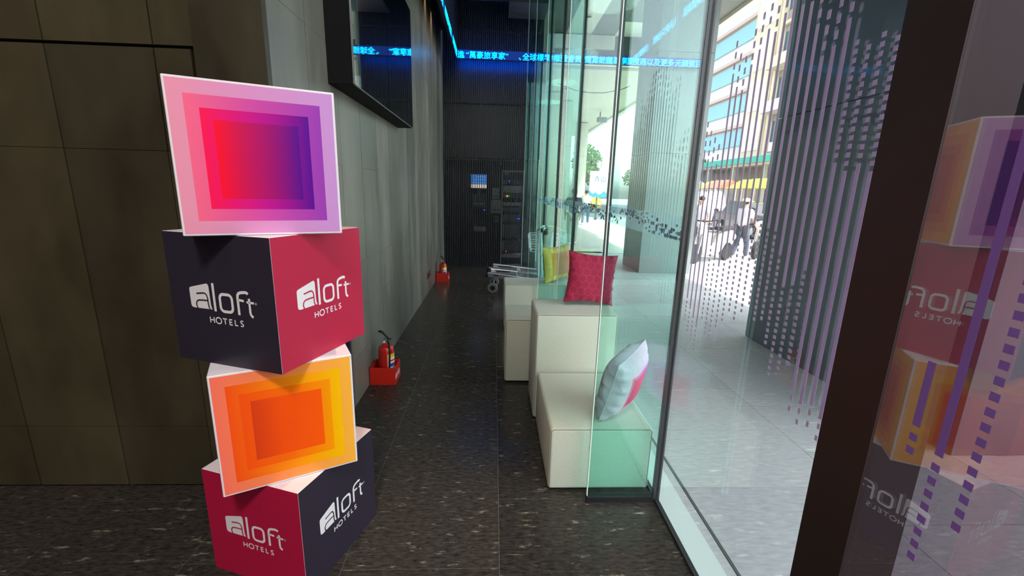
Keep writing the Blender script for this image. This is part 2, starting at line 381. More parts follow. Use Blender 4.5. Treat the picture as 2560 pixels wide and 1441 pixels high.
# canopy
cw = M('soffit_white', (214, 212, 200), .5); cg = M('soffit_grey', (104, 108, 106), .55); cb = M('soffit_beige', (196, 190, 170), .6)
cp = B().box(.95, -4, 6.04, 5.75, 14, 6.5).build('canopy', cg, label='broad canopy over the pavement with dark and white soffit panels', cat='canopy')
for x0, x1, mm in ((.96, 1.98, cg), (1.985, 2.69, cw), (2.695, 3.38, cg), (3.385, 5.74, cw)):
    for k in range(12): B().box(x0, -4+1.5*k, 6.0, x1, -2.506+1.5*k, 6.04).build('soffit_panel', cg if (x0 > 3.3 and k < 11) else mm, cp)
B().box(5.75, -4, 5.9, 5.95, 14, 6.6).build('fascia', cw, cp)
B().box(.96, 13.6, 5.35, 5.9, 13.9, 6.0).build('cross_beam', M('beam_dark', (78, 84, 86), .5), cp)
B().box(.96, 13.5, 5.62, 3.4, 13.59, 5.98).build('beam_panel', cw, cp); B().box(.96, 13.5, 5.28, 5.9, 13.95, 5.35).build('beam_flange', cw, cp)
cp2 = B().box(.95, 14, 5.24, 5.6, 30, 5.6).build('canopy', cb, label='beige far part of the canopy beyond the dark cross beam', cat='canopy')
for k in range(5):
    for i in range(2): B().box(.96+2.32*i, 14.02+3.2*k, 5.2, 3.275+2.32*i, 17.2+3.2*k, 5.24).build('soffit_panel', cb, cp2)
B().box(5.6, 14, 5.1, 5.8, 30, 5.7).build('fascia', cw, cp2)
warm = M('lamp_glow', (255, 240, 200), emit=9)
for i, (x, y, z, w) in enumerate(((2.55+.45, 9.6, 6.0, 'near the grey panel edge'), (2.35, 12.2, 6.0, 'before the dark cross beam'), (2.5, 16.5, 5.2, 'first beyond the cross beam'), (3.2, 16.9, 5.2, 'right one beyond the cross beam'), (2.2, 20.3, 5.2, 'farther along the beige soffit'))):
    t = thing('downlight', 'small recessed downlight in the outdoor soffit, '+w, 'downlight', (x, y, z))
    B().lathe([(.10, -.03), (.10, 0), (.075, 0), (.075, -.03)], 20).build('trim_ring', cw, t); B().lathe([(.07, -.02), (.07, -.012)], 16).build('bulb', warm, t)
B().tube([(2.0, 15, 5.0), (2.6, 15.2, 4.86), (3.1, 15.3, 4.82), (3.6, 15.4, 4.85), (4.2, 15.6, 5.0), (4.6, 15.8, 5.18)], .012, 6).build('cable', black, label='thin dark cable sagging under the outdoor soffit', cat='cable')
t = thing('floodlight', 'grey floodlight hanging at the canopy edge against the sky', 'floodlight', (4.75, 20.6, 5.0))
B().tube([(0, 0, .15), (0, 0, -.05)], .03).build('bracket', black, t); B().box(-.12, -.1, -.3, .3, .12, -.08, .2).build('lamp_head', M('grey_metal', (90, 98, 100), .4), t, bevel=.02)
# far pillars under the canopy
for i, (x0, y0, x1, y1, w) in enumerate(((4.35, 24, 4.95, 24.6, 'slim cream pillar at the canopy edge beside the open sky'), (2.75, 18.5, 3.15, 19.2, 'narrow cream pillar seen through three layers of glass'), (1.9, 17, 2.55, 17.7, 'wide pale pillar farthest left outside'))):
    t = thing('pillar', w, 'pillar', ((x0+x1)/2, (y0+y1)/2, 0)); a = (x1-x0)/2
    for k in range(3): B().box(-a, -.3, k*1.72+.005, a, .3, k*1.72+1.715).build('stone_block', conc, t)
B().box(.95, 9.82, 0, 1.2, 30, 5.2).build('wall_outer', conc, kind='structure')

# buildings over the road
winm = M('window_glass_far', (70, 92, 100), .15, spec=.8); cream = M('render_cream', (226, 214, 186), .8, var=.05, vs=(.3, .3, .3)); grey_r = M('render_grey', (168, 164, 154), .8)
white_r = M('render_white', (232, 226, 220), .8); bluep = M('blue_panel', (150, 206, 216), .5); acm = M('white_enamel', (232, 232, 228), .5)
bd = thing('apartment_building', 'cream apartment block with stacked balconies and air conditioners across the road', 'building', (20, 30, 0))
B().box(0, -8, 4.5, 8, 2.6, 28).build('wall', grey_r, bd); B().box(-.4, 2.6, 0, 8, 5.4, 28).build('stair_tower', cream, bd)
B().box(0, -8, 0, 8, 2.6, 4.5).build('shop_front', M('shop_dark', (96, 90, 86), .7), bd)
for k in range(8):
    z = 4.6+2.9*k
    B().box(-.45, 3.0, z+.4, -.4, 5.0, z+2.6).build('tower_panel', M('pale_panel', (246, 238, 214), .7), bd)
    for j in range(4):
        y0 = -7.6+2.6*j
        wn = B().box(-.04, y0, z+.8, .0, y0+2.0, z+2.3).build('window', winm, bd)
        for q in (0, 1.0, 1.94): B().box(-.07, y0+q, z+.8, -.02, y0+q+.06, z+2.3).build('window_frame', white_r, wn)
        if (j+k) % 3: B().box(-1.0, y0-.15, z-.1, 0, y0+2.2, z+.08).box(-1.0, y0-.15, z+.08, -.92, y0+2.2, z+.62).build('balcony', cream if (k+j) % 2 else white_r, bd)
        if (j*3+k) % 2: B().box(-.62, y0+.3, z+.1, -.1, y0+1.1, z+.75).build('air_conditioner', acm, bd, bevel=.03, bseg=1)
    B().box(-.25, -8, z-.15, 0, 2.6, z+.05).build('floor_band', cream, bd)
for j in range(4): B().box(-.3, -5.35+2.6*j-.18, 4.5, 0, -5.35+2.6*j+.1, 28).build('pilaster', cream, bd)
b2 = thing('office_building', 'white tower block with pale blue horizontal bands across the road', 'building', (21, 44, 0))
B().box(0, -8.4, 0, 8, 8, 34).build('wall', white_r, b2)
for k in range(11): B().box(-.1, -8.4, 3+2.8*k, 0, 8, 4.3+2.8*k).build('window_band', bluep, b2); B().box(-.3, -8.4, 4.5+2.8*k, 0, 8, 4.75+2.8*k).build('ledge', M('pink_ledge', (222, 196, 184), .8), b2)
# covered walkway with teal fascia
wk = thing('covered_walkway', 'covered walkway roof with a teal fascia over the market stalls', 'canopy', (15, 29, 0))
B().box(0, -8, 3.35, 3.4, 9, 3.75).build('roof', M('roof_grey', (170, 168, 160), .7), wk); B().box(-.1, -8, 3.5, 0, 9, 3.85).build('fascia', M('teal_paint', (40, 168, 150), .5), wk)
B().box(1.5, -8, 2.4, 1.6, 9, 3.35).build('sign_panel', M('grey_panel', (150, 148, 142), .6), wk)
for k in range(6): B().box(.1, -7.8+3.2*k, 0, .3, -7.6+3.2*k, 3.35).build('post', M('post_grey', (165, 170, 160), .5), wk)
# market stalls
cols = [(150, 205, 60), (235, 205, 60), (225, 110, 90), (170, 215, 80), (240, 235, 225), (235, 150, 60), (120, 190, 70)]
places = ['under a lime cloth nearest the dark column', 'under a yellow cloth', 'under a coral red cloth', 'under a yellow-green cloth', 'under a white cloth', 'under an orange cloth', 'under a grass green cloth, farthest left']
for i in range(7):
    t = thing('market_stall', 'street market stall '+places[i], 'market stall', (13.6+.5*(i % 2), 22+1.9*i, 0))
    c = M('stall_cloth_%d' % i, cols[i], .7)
    B().add([(-.9, -.85, 2.0), (.9, -.85, 2.0), (.9, .85, 2.0), (-.9, .85, 2.0), (0, -.85, 2.5), (0, .85, 2.5)], [(0, 3, 5, 4), (1, 4, 5, 2), (0, 4, 1), (3, 2, 5)]).build('awning', c, t)
    for q in (-.85, .85):
        for w in (-.8, .8): B().tube([(q, w, 0), (q, w, 2.02)], .025, 6).build('pole', acm, t)
    tb = B().box(-.7, -.75, .7, .6, .75, .78).box(-.65, -.7, 0, -.6, -.65, .7).box(-.65, .65, 0, -.6, .7, .7).box(.5, -.7, 0, .55, -.65, .7).box(.5, .65, 0, .55, .7, .7).build('table', M('stall_wood', (190, 170, 140), .7), t)
    for q in range(6):
        B().ball((-.5+.35*(q % 3), -.45+.8*(q//3), .88), .17, .2, .13, 10, 6).build('produce_heap', M('produce_%d' % ((q+i) % 5), ((230, 80, 60), (240, 200, 50), (110, 190, 60), (240, 140, 50), (235, 235, 220))[(q+i) % 5], .6), t)
# vehicles
tyre = M('tyre_rubber', (30, 30, 32), .8); hub = M('hub_metal', (170, 172, 175), .35, .8)
def car(label, loc, rz, col, L_=4.2, H=1.45):
    t = thing('car', label, 'car', loc, rz); body = M('car_paint_%d_%d_%d' % col, col, .25, coat=.6)
    pr = [(-.5*L_, .35), (-.5*L_, .75), (-.47*L_, .9), (-.3*L_, .95), (-.18*L_, H-.05), (-.1*L_, H), (.18*L_, H), (.3*L_, 1.0), (.48*L_, .92), (.5*L_, .6), (.5*L_, .35)]
    b = B(); b.add([(x, -.8, z) for x, z in pr]+[(x, .8, z) for x, z in pr], [tuple(range(11)), tuple(range(11, 22))[::-1]]+[(i, (i+1) % 11, 11+(i+1) % 11, 11+i) for i in range(11)]); b.build('body', body, t, bevel=.05, smooth=True)
    for s_ in (-1, 1):
        B().add([(-.25*L_, .81*s_, .98), (-.16*L_, .815*s_, H-.12), (.16*L_, .815*s_, H-.12), (.25*L_, .81*s_, .98), (-.25*L_, .79*s_, .98), (-.16*L_, .79*s_, H-.12), (.16*L_, .79*s_, H-.12), (.25*L_, .79*s_, .98)], [(0, 1, 2, 3), (4, 7, 6, 5), (0, 4, 5, 1), (1, 5, 6, 2), (2, 6, 7, 3), (3, 7, 4, 0)]).build('side_window', winm, t)
        for q in (-.3, .3):
            w = B().lathe([(.2, -.1), (.32, -.09), (.32, .09), (.2, .1)], 20, (q*L_, .76*s_, .32), 'Y').build('wheel', tyre, t, smooth=True); B().lathe([(.18, -.11), (.18, .11)], 14, (q*L_, .76*s_, .32), 'Y').build('hub', hub, w)
    B().box(-.5*L_-.02, -.7, .62, -.5*L_+.02, -.45, .75).build('headlight', acm, t); B().box(-.5*L_-.02, .45, .62, -.5*L_+.02, .7, .75).build('headlight', acm, t)
    return t
car('yellow taxi on the road behind the banner', (7.6, 36, 0), PI/2, (235, 190, 40)); car('white van parked across the road before the stalls', (11.2, 23.5, -.12), PI/2, (235, 236, 238), 4.6, 1.9)
car('dark grey car parked across the road, beyond the white van', (11.4, 18.6, -.12), PI/2, (70, 72, 78)); 
def scooter(label, loc, rz, col):
    t = thing('motor_scooter', label, 'scooter', loc, rz); pm = M('scooter_paint_%d' % col[0], col, .3, coat=.5)
    b = B(); pr = [(-.85, .55, .12), (-.75, .78, .17), (-.3, .74, .18), (-.22, .35, .16), (.3, .3, .17), (.42, .6, .17), (.5, .95, .14), (.62, .95, .08), (.62, .45, .1)]
    b.tube([(-.85, 0, .58), (-.6, 0, .62), (-.3, 0, .55), (-.2, 0, .34), (.25, 0, .30), (.42, 0, .5), (.5, 0, .95)], [.10, .19, .17, .14, .13, .15, .09], 12).build('body', pm, t, smooth='all')
    B().box(-.8, -.13, .76, -.15, .13, .86).build('seat', M('seat_black', (34, 34, 36), .6), t, bevel=.04, smooth=True)
    for x, nme in ((-.62, 'wheel'), (.68, 'wheel')):
        w = B().lathe([(.13, -.05), (.22, -.045), (.235, 0), (.22, .045), (.13, .05)], 22, (x, 0, .235), 'Y').build('wheel', tyre, t, smooth=True); B().lathe([(.12, -.04), (.12, .04)], 14, (x, 0, .235), 'Y').build('hub', hub, w)
    B().tube([(.68, -.08, .25), (.55, -.06, .7), (.5, 0, .98)], .022, 8).tube([(.68, .08, .25), (.55, .06, .7)], .022, 8).build('fork', hub, t)
    B().tube([(.42, -.33, 1.04), (.5, -.12, 1.0), (.5, .12, 1.0), (.42, .33, 1.04)], .017, 8).build('handlebar', M('seat_black'), t); B().ball((.58, 0, .92), .07, .09, .07).build('headlight', acm, t)
    for s_ in (-1, 1): B().tube([(.45, .2*s_, 1.02), (.45, .26*s_, 1.22)], .008, 6).ball((.45, .27*s_, 1.27), .02, .06, .045, 10, 6).build('mirror', M('seat_black'), t)
    return t
scooter('white motor scooter parked on the pavement, left of the pair', (5.35, 10.3, 0), -2.6, (228, 228, 214)); scooter('cream motor scooter parked right behind the person in white', (7.3, 11.3, 0), -2.4, (214, 210, 196))
# lamp post, banner, tree
t = thing('street_lamp', 'grey street lamp carrying the white banner', 'street lamp', (6.0, 25.5, 0))
gm = M('grey_metal'); B().tube([(0, 0, 0), (0, 0, 2.95)], .045, 10).build('pole', gm, t); B().lathe([(.08, 0), (.1, .12), (.05, .16)], 12).build('base', gm, t)
B().lathe([(.06, 2.95), (.17, 3.25), (.17, 3.27)], 10).build('lantern', M('lantern_glass', (236, 232, 210), .4), t); B().lathe([(.2, 3.27), (.12, 3.36), (.02, 3.4)], 10).build('lantern_cap', gm, t)
bn = thing('banner', 'white vertical banner with blue mountains and brush lettering on the lamp post', 'banner', (6.0, 25.4, 0))
B().box(-.5, -.01, 1.3, .52, .01, 2.78).build('cloth', M('banner_white', (236, 240, 242), .7), bn)
bl = M('banner_blue', (60, 140, 200), .7); B().add([(-.5, -.014, 1.3), (.52, -.014, 1.3), (.52, -.014, 1.55), (.38, -.014, 1.68), (.2, -.014, 1.52), (.05, -.014, 1.46), (-.12, -.014, 1.6), (-.3, -.014, 1.5), (-.5, -.014, 1.72)], [tuple(range(9))]).build('mountain_print', bl, bn)
text('brush_lettering', '青山', .36, M('ink', (60, 66, 90), .8), bn, frame_mat((-.26, -.016, 2.2), (1, 0, 0), (0, 0, 1)), ext=0, kind='stuff')
# trees
leaf = [M('leaf_%d' % i, c, .6, var=.3, vs=(3, 3, 3)) for i, c in enumerate(((82, 132, 62), (104, 156, 78), (64, 110, 56)))]
def tree(label, loc, R_, H, n=900):
    t = thing('street_tree', label, 'tree', loc); b = B()
    b.tube([(0, 0, 0), (.1, 0, H*.5), (0, .1, H)], [.2, .15, .08], 8)
    for k in range(5):
        a = k*1.3; b.tube([(0, 0, H*.55+k*.15), (R_*.5*math.cos(a), R_*.5*math.sin(a), H+.3*k*.5)], [.08, .03], 6)
    b.build('trunk', M('bark', (96, 84, 70), .9), t)
    rnd = random.Random(len(label))
    cl = [(rnd.uniform(-.7, .7)*R_, rnd.uniform(-.7, .7)*R_, H+rnd.uniform(-.3, .7)*R_, rnd.uniform(.35, .55)*R_) for _ in range(9)]
    b = B()
    for _ in range(n):
        cx, cy, cz, rr = rnd.choice(cl); v = Vector((rnd.gauss(0, 1), rnd.gauss(0, 1), rnd.gauss(0, 1))); v.normalize(); v *= rr*rnd.uniform(.6, 1.05); p = Vector((cx, cy, cz))+v
        a = Vector((rnd.gauss(0, 1), rnd.gauss(0, 1), rnd.gauss(0, 1))).normalized()*.16; c = a.cross(Vector((rnd.gauss(0, 1), rnd.gauss(0, 1), rnd.gauss(0, 1)))).normalized()*.10
        b.add([p-a, p+c, p+a, p-c], [(0, 1, 2, 3)])
    b.build('crown', leaf[int(H) % 3], t, kind='stuff')
tree('leafy green street tree behind the lamp post', (9.0, 40, 0), 2.0, 3.5, 2600); tree('second green tree farther right behind the lamp post', (15.2, 46, 0), 2.0, 3.2, 2000)
tree('small tree at the foot of the blue-banded tower', (18.3, 39.5, 0), 1.2, 3.6, 1200)

# ------------------------------------------------------------------ people
def skinned(name, V_, E_, rad, mat, parent, sub=2, root=0):
    me = bpy.data.meshes.new(name); me.from_pydata(V_, E_, []); o = bpy.data.objects.new(name, me); COL.objects.link(o)
    o.modifiers.new('s', 'SKIN'); o.modifiers.new('b', 'SUBSURF').levels = sub
    for i, q in enumerate(me.skin_vertices[0].data): q.radius = (rad[i], rad[i]); q.use_root = (i == root)
    dg = bpy.context.evaluated_depsgraph_get(); dg.update(); m2 = bpy.data.meshes.new_from_object(o.evaluated_get(dg)); bpy.data.objects.remove(o)
    for q in m2.polygons: q.use_smooth = True
    m2.materials.clear(); m2.materials.append(mat); o = bpy.data.objects.new(name, m2); COL.objects.link(o); o.parent = parent; return o
skin = M('skin', (206, 164, 138), .55); hair = M('dark_hair', (34, 28, 26), .6)
def person(label, loc, rz, shirt, legs, h=1.7, step=.1, arm=.15, shorts=False, cap=None, seated=False):
    t = thing('person', label, 'person', loc, rz); k = h/1.7
    def J(s_):
        if seated: hip, knee, ank, toe = (.1*s_, 0, .9), (.16*s_, .38, .78), (.14*s_, .34, .36), (.14*s_, .5, .3)
        else: hip, knee, ank, toe = (.1*s_, 0, .9), (.11*s_, step*s_*.5+.03, .48), (.11*s_, step*s_-.02, .09), (.12*s_, step*s_+.13, .04)
        sh, el, wr = (.19*s_, 0, 1.4), (.27*s_, arm*.3 if not seated else .15, 1.13), (.25*s_, arm if not seated else .4, .9 if not seated else 1.05)
        return hip, knee, ank, toe, sh, el, wr
    V_ = [(0, 0, .95), (0, .0, 1.15), (0, 0, 1.35), (0, 0, 1.45), (0, .02, 1.53), (0, .02, 1.62)]; R_ = [.135, .125, .13, .07, .06, .095]; E_ = [(0, 1), (1, 2), (2, 3), (3, 4), (4, 5)]
    for s_ in (-1, 1):
        hip, knee, ank, toe, sh, el, wr = J(s_); n = len(V_)
        V_ += [hip, knee, ank, toe, sh, el, wr]; R_ += [.095, .062, .042, .035, .065, .045, .03]; E_ += [(0, n), (n, n+1), (n+1, n+2), (n+2, n+3), (2, n+4), (n+4, n+5), (n+5, n+6)]
        w = Vector(wr); dn = (Vector(wr)-Vector(el)).normalized(); pm = w+dn*.05; V_.append(tuple(pm)); R_.append(.03); E_.append((n+6, n+7)); base = n+7
        for q in range(5):
            off = Vector((0, (q-2)*.014, 0)); ln = (.05, .075, .08, .075, .06)[q]; V_ += [tuple(pm+off+dn*.03), tuple(pm+off+dn*(.03+ln)+Vector((-.01*s_, .0, 0)))]; R_ += [.009, .007]; E_ += [(base, len(V_)-2), (len(V_)-2, len(V_)-1)]
    sc = lambda L_: [(a*k, b*k, c*k) for a, b, c in L_]
    skinned('body', sc(V_), E_, [q*k for q in R_], skin, t)
    V_ = [(0, 0, .86), (0, 0, 1.12), (0, 0, 1.36), (0, 0, 1.46)]; R_ = [.155, .15, .15, .085]; E_ = [(0, 1), (1, 2), (2, 3)]
    for s_ in (-1, 1):
        *_, sh, el, wr = J(s_); n = len(V_); V_ += [sh, tuple((Vector(sh)*.25+Vector(el)*.75))]; R_ += [.082, .068]; E_ += [(2, n), (n, n+1)]
    skinned('shirt', sc(V_), E_, [q*k for q in R_], M('shirt_%d_%d_%d' % shirt, shirt, .8), t)
    V_ = [(0, 0, .96)]; R_ = [.15]; E_ = []
    for s_ in (-1, 1):
        hip, knee, ank, *_ = J(s_); n = len(V_); V_ += [hip, knee]; R_ += [.115, .085]; E_ += [(0, n), (n, n+1)]
        if not shorts: V_.append(ank); R_.append(.062); E_.append((n+1, n+2))
    skinned('trousers', sc(V_), E_, [q*k for q in R_], M('cloth_%d_%d_%d' % legs, legs, .8), t)
    B().ball((0, .0*k, 1.655*k), .088*k, .105*k, .085*k).build('hair', hair, t, smooth='all')
    B().ball((0, .105*k, 1.58*k), .013, .02, .018, 8, 6).build('nose', skin, t, smooth='all')
    for s_ in (-1, 1):
        B().ball((.034*s_, .103*k, 1.61*k), .012, .008, .008, 8, 6).build('eye', hair, t); B().ball((.093*s_*k, .01, 1.6*k), .012, .02, .03, 8, 6).build('ear', skin, t)
    B().ball((0, .1*k, 1.545*k), .025, .008, .007, 8, 6).build('mouth', M('lips', (160, 90, 84), .6), t)
    if cap: B().lathe2([(1, 0), (.98, .4), (.7, .85), (.01, 1)], (0, 0, 1.66*k), (.11*k, .125*k, .1*k), 14).box(-.07, .09, 1.655*k, .07, .2, 1.67*k).build('cap', M('cap_white', cap, .7), t)
    for s_ in (-1, 1):
        _, _, ank, toe, *_ = J(s_); a = Vector(ank)*k; B().ball((a.x, a.y+.06, max(a.z-.045, .045)), .055, .14, .05, 12, 8).build('shoe', M('shoe_white', (220, 220, 218), .6), t)
    return t
person('person in a dark blue shirt and pale trousers standing outside, seen from behind', (2.42, 13.2, 0), .1, (30, 40, 58), (176, 186, 172), 1.66, .08, .05)
person('person in a white shirt and jeans walking away toward the banner', (4.55, 21.5, 0), -.3, (236, 238, 240), (88, 110, 140), 1.64, .28, .2)
person('person in a white shirt bending over the parked scooters', (6.35, 10.8, 0), -1.2, (230, 232, 244), (70, 74, 90), 1.5, .15, .3, cap=(240, 240, 238))
person('short person in a white shirt and blue shorts beside the scooters', (6.55, 9.9, 0), -.6, (226, 230, 236), (70, 104, 150), 1.22, .15, .2, shorts=True)
person('person in a lavender shirt standing at the far side of the scooters', (5.6, 11.6, 0), 2.2, (216, 214, 236), (90, 94, 112), 1.55, .1, .1)

# ------------------------------------------------------------------ box tower
white = M('foamboard_white', (232, 226, 232), .5); charc = M('print_charcoal', (46, 40, 54), .42, spec=.45); crim = M('print_crimson', (186, 22, 66), .42, spec=.45)
logow = M('print_white', (236, 236, 236), .5); logog = M('print_grey', (150, 146, 152), .5)
SZ, HZ = .47, .4757
def rrect(x0, y0, x1, y1, r_, n=5, sk=0):
    P = []
    for cx, cy, a0 in ((x1-r_, y1-r_, 0), (x0+r_, y1-r_, 90), (x0+r_, y0+r_, 180), (x1-r_, y0+r_, 270)):
        for i in range(n+1): a = math.radians(a0+90*i/n); P.append((cx+r_*math.cos(a), cy+r_*math.sin(a)))
    return P
def stroke(P, w, closed=False):
    """flat ribbon of half width w along polyline P -> (verts, faces)"""
    n = len(P); vs = []
    for i in range(n):
        a = Vector(P[i-1] if (closed or i) else P[i]); b = Vector(P[(i+1) % n] if (closed or i < n-1) else P[i]); t = (b-a).normalized(); nn = Vector((-t.y, t.x))*w
        vs += [Vector(P[i])+nn, Vector(P[i])-nn]
    m_ = n if closed else n-1
    return [tuple(v) for v in vs], [(2*i, 2*i+1, (2*i+3) % (2*n), (2*i+2) % (2*n)) for i in range(m_)]
def logo(parent, o, ux, face_mat):
    """hotel logo on a face: o = lower-left corner of face, ux = horizontal direction; face local z up"""
    o = Vector(o); ux = Vector(ux); nz = ux.cross(Vector((0, 0, 1)))
    sc = .675*SZ
    def put(name, geo, mat, lift, **kw):
        b = B()
        for vs, fs in geo: b.add([o+ux*(.2*SZ+u*sc)+Vector((0, 0, .435*HZ+v*sc))+nz*lift for u, v in vs], fs)
        return b.build(name, mat, parent, **kw)
    blk = [(.0, .03), (.012, .008), (.03, .0), (.235, .0), (.255, .005), (.262, .02), (.30, .0), (.327-.022, .012), (.292, .04), (.288, .26), (.278, .287), (.262, .297), (.25, .295), (.02, .235), (.003, .225), (.0, .205)]
    blk = [(.0, .035), (.008, .01), (.035, .0), (.305, .0), (.292, .05), (.288, .262), (.28, .285), (.262, .294), (.245, .290), (.022, .236), (.005, .226), (.0, .206)]
    put('logo_block', [(blk, [tuple(range(len(blk)))])], logow, .0012)
    arc1 = [(.10, .168), (.16, .176), (.205, .182), (.232, .176), (.249, .155), (.256, .125), (.257, .06), (.262, .02), (.275, -.004)]
    arc2 = [(.256, .098), (.19, .098), (.13, .094), (.102, .084), (.086, .062), (.083, .035), (.09, .01), (.10, -.004)]
    put('logo_slot', [stroke(arc1, .0085), stroke(arc2, .0085)], face_mat, .0018)
    cut = [(.262, -.002), (.268, .014), (.284, .014), (.293, -.002)]
    ell = stroke([(.348, .305), (.348, -.016)], .017)
    oo = stroke(rrect(.43, -.006, .60, .190, .05), .0165, True)
    ff = stroke([(.682, -.024), (.682, .17), (.686, .2), (.70, .22), (.73, .232), (.79, .240), (.815, .236), (.828, .222)], .0165)
    fb = stroke([(.682, .148), (.765, .142)], .0135)
    tt = stroke([(.838, .175), (.838, .02), (.843, -.005), (.855, -.02), (.875, -.03)], .015); tb = stroke([(.80, .133), (.90, .129)], .0125)
    put('logo_letters', [ell, oo, ff, fb, tt, tb], logow, .0012, kind=None)
    put('registered_mark', [([(.925+.016*math.cos(a*PI/6), .125+.016*math.sin(a*PI/6)) for a in range(12)], [tuple(range(12))])], logog, .0012)
    # HOTELS: plain strokes
    H_ = .068; W_ = .055; x = .255; y0 = -.155; g = []
    LT = {'H': [[(0, 0), (0, 1)], [(1, 0), (1, 1)], [(0, .5), (1, .5)]], 'T': [[(.5, 0), (.5, 1)], [(-.05, .95), (1.05, .95)]], 'E': [[(.08, 0), (.08, 1)], [(0, .06), (.95, .06)], [(0, .5), (.85, .5)], [(0, .94), (.95, .94)]], 'L': [[(.08, 0), (.08, 1)], [(0, .06), (.95, .06)]],
          'S': [[(.05, .1), (.45, .03), (.85, .12), (.9, .3), (.5, .5), (.15, .65), (.15, .85), (.5, .97), (.9, .9)]], 'O': [[(.5+.62*math.cos(a*PI/8), .5+.52*math.sin(a*PI/8)) for a in range(17)]]}
    for ch, w in (('H', 1), ('O', 1.15), ('T', .95), ('E', .8), ('L', .75), ('S', .85)):
        for pl in LT[ch]: g.append(stroke([(x+a*W_*w, y0+b*H_) for a, b in pl], .0072))
        x += W_*w+.034
    put('logo_caption', g, logow, .0012)
def rgb_l(kind):
    if kind == 'purple':
        return [(-1, [(0, (236, 150, 172)), (.5, (216, 146, 196)), (1, (196, 146, 210))]), (.10, [(.1, (250, 104, 138)), (.5, (206, 76, 164)), (.9, (150, 62, 178))]),
                (.18, [(.18, (255, 20, 82)), (.5, (196, 18, 140)), (.82, (84, 10, 146))]), (.25, [(.25, (255, 12, 42)), (.4, (206, 18, 84)), (.6, (150, 14, 116)), (.75, (84, 10, 142))])]
    if kind == 'orange':
        return [(-1, [(0, (255, 118, 92)), (.5, (255, 150, 78)), (1, (252, 184, 60))]), (.10, [(.1, (255, 84, 20)), (.5, (255, 146, 8)), (.9, (255, 194, 0))]),
                (.18, [(.18, (255, 84, 16)), (.5, (255, 112, 4)), (.82, (255, 156, 0))]), (.25, [(.25, (222, 64, 22)), (.45, (252, 84, 12)), (.75, (255, 92, 8))])]
    return [(-1, [(0, (250, 170, 40)), (1, (250, 120, 60))]), (.10, [(0, (248, 150, 20)), (1, (240, 96, 40))]), (.18, [(0, (240, 120, 20)), (1, (220, 60, 50))]), (.25, [(0, (230, 90, 20)), (1, (200, 40, 60))])]
def cube(label, cx, cy, z0, rz, faces):
    t = thing('display_cube', label, 'display box', (cx, cy, z0), rz, 'stacked hotel display cubes'); h = SZ/2
    B().box(-h, -h, .0, h, h, HZ-.0004).build('box_body', white, t, bevel=.0025, bseg=1)
    # faces: front(-y), right(+x), back(+y), left(-x)
    fr = {'front': ((-h, -h), (1, 0)), 'right': ((h, -h), (0, 1)), 'back': ((h, h), (-1, 0)), 'left': ((-h, h), (0, -1))}
    for k, q in faces.items():
        (ox, oy), (ux, uy) = fr[k]; u = Vector((ux, uy, 0)); nz = u.cross(Vector((0, 0, 1))); o = Vector((ox, oy, 0))
        a = .0012 if q in ('charcoal', 'crimson') else .007
        vs = [o+u*(a)+Vector((0, 0, a)), o+u*(SZ-a)+Vector((0, 0, a)), o+u*(SZ-a)+Vector((0, 0, HZ-a)), o+u*a+Vector((0, 0, HZ-a))]
        b = B().add([v+nz*.0006 for v in vs]+[v-nz*.0004 for v in vs], [(0, 1, 2, 3), (4, 7, 6, 5), (0, 4, 5, 1), (1, 5, 6, 2), (2, 6, 7, 3), (3, 7, 4, 0)])
        mm = {'charcoal': charc, 'crimson': crim}.get(q) or PR[q]
        pn = b.build('printed_panel', mm, t)
        uvl = pn.data.uv_layers.new(name='UVMap')
        for lp in pn.data.loops:
            v = pn.data.vertices[lp.vertex_index].co; uvl.data[lp.index].uv = ((v-o).dot(u)/SZ, v.z/HZ)
        if q in ('charcoal', 'crimson'):
            logo(pn, o, u, mm)
    return t
PR = {'purple': nested('print_purple', rgb_l('purple')), 'orange': nested('print_orange', rgb_l('orange')), 'amber': nested('print_amber', rgb_l('amber'))}
cube('bottom display cube with crimson and charcoal logo faces, on the floor', -.860, 1.721, 0, 1.246-PI/2+PI/2, {'front': 'charcoal', 'left': 'crimson', 'right': 'crimson', 'back': 'charcoal'})
cube('second display cube from the floor with nested orange squares', -.868, 1.718, .4766, .479, {'front': 'orange', 'right': 'amber', 'left': 'amber', 'back': 'orange'})
cube('third display cube from the floor with charcoal left and crimson right logo faces', -.869, 1.717, .9532, 1.244, {'front': 'crimson', 'left': 'charcoal', 'right': 'charcoal', 'back': 'crimson'})
cube('topmost display cube with nested pink and purple squares', -.861, 1.712, 1.4298, .427, {'front': 'purple', 'right': 'amber', 'left': 'amber', 'back': 'purple'})

# ------------------------------------------------------------------ seats
fabric = M('seat_linen', (190, 195, 178), .85, var=.05, vs=(90, 90, 90), bump=.25, bs=(260, 260, 260), sheen=.2)
pip = M('seat_piping', (150, 152, 138), .8)
def seat(label, x0, y0, x1, y1, h, rz=0):
    cx, cy = (x0+x1)/2, (y0+y1)/2; t = thing('upholstered_block_seat', label, 'seat', (cx, cy, 0), rz, 'pale linen block seats along the glass'); a, b = (x1-x0)/2, (y1-y0)/2
    B().box(-a, -b, .012, a, b, h).build('cushioned_block', fabric, t, bevel=.018, bseg=4, smooth=True)
    for s_ in (-1, 1):
        for P in ([(-a+.01, s_*(b-.002), .03), (-a+.008, s_*(b-.002), h-.014), (-a+.02, s_*(b-.002), h-.004), (a-.02, s_*(b-.002), h-.004), (a-.008, s_*(b-.002), h-.014), (a-.01, s_*(b-.002), .03)],): B().tube(P, .0028, 6).build('piping', pip, t)
    for p in (-1, 1):
        for q in (-1, 1): B().lathe([(.02, 0), (.02, .014)], 12, (p*(a-.06), q*(b-.06), 0)).build('foot', black, t)
    return t
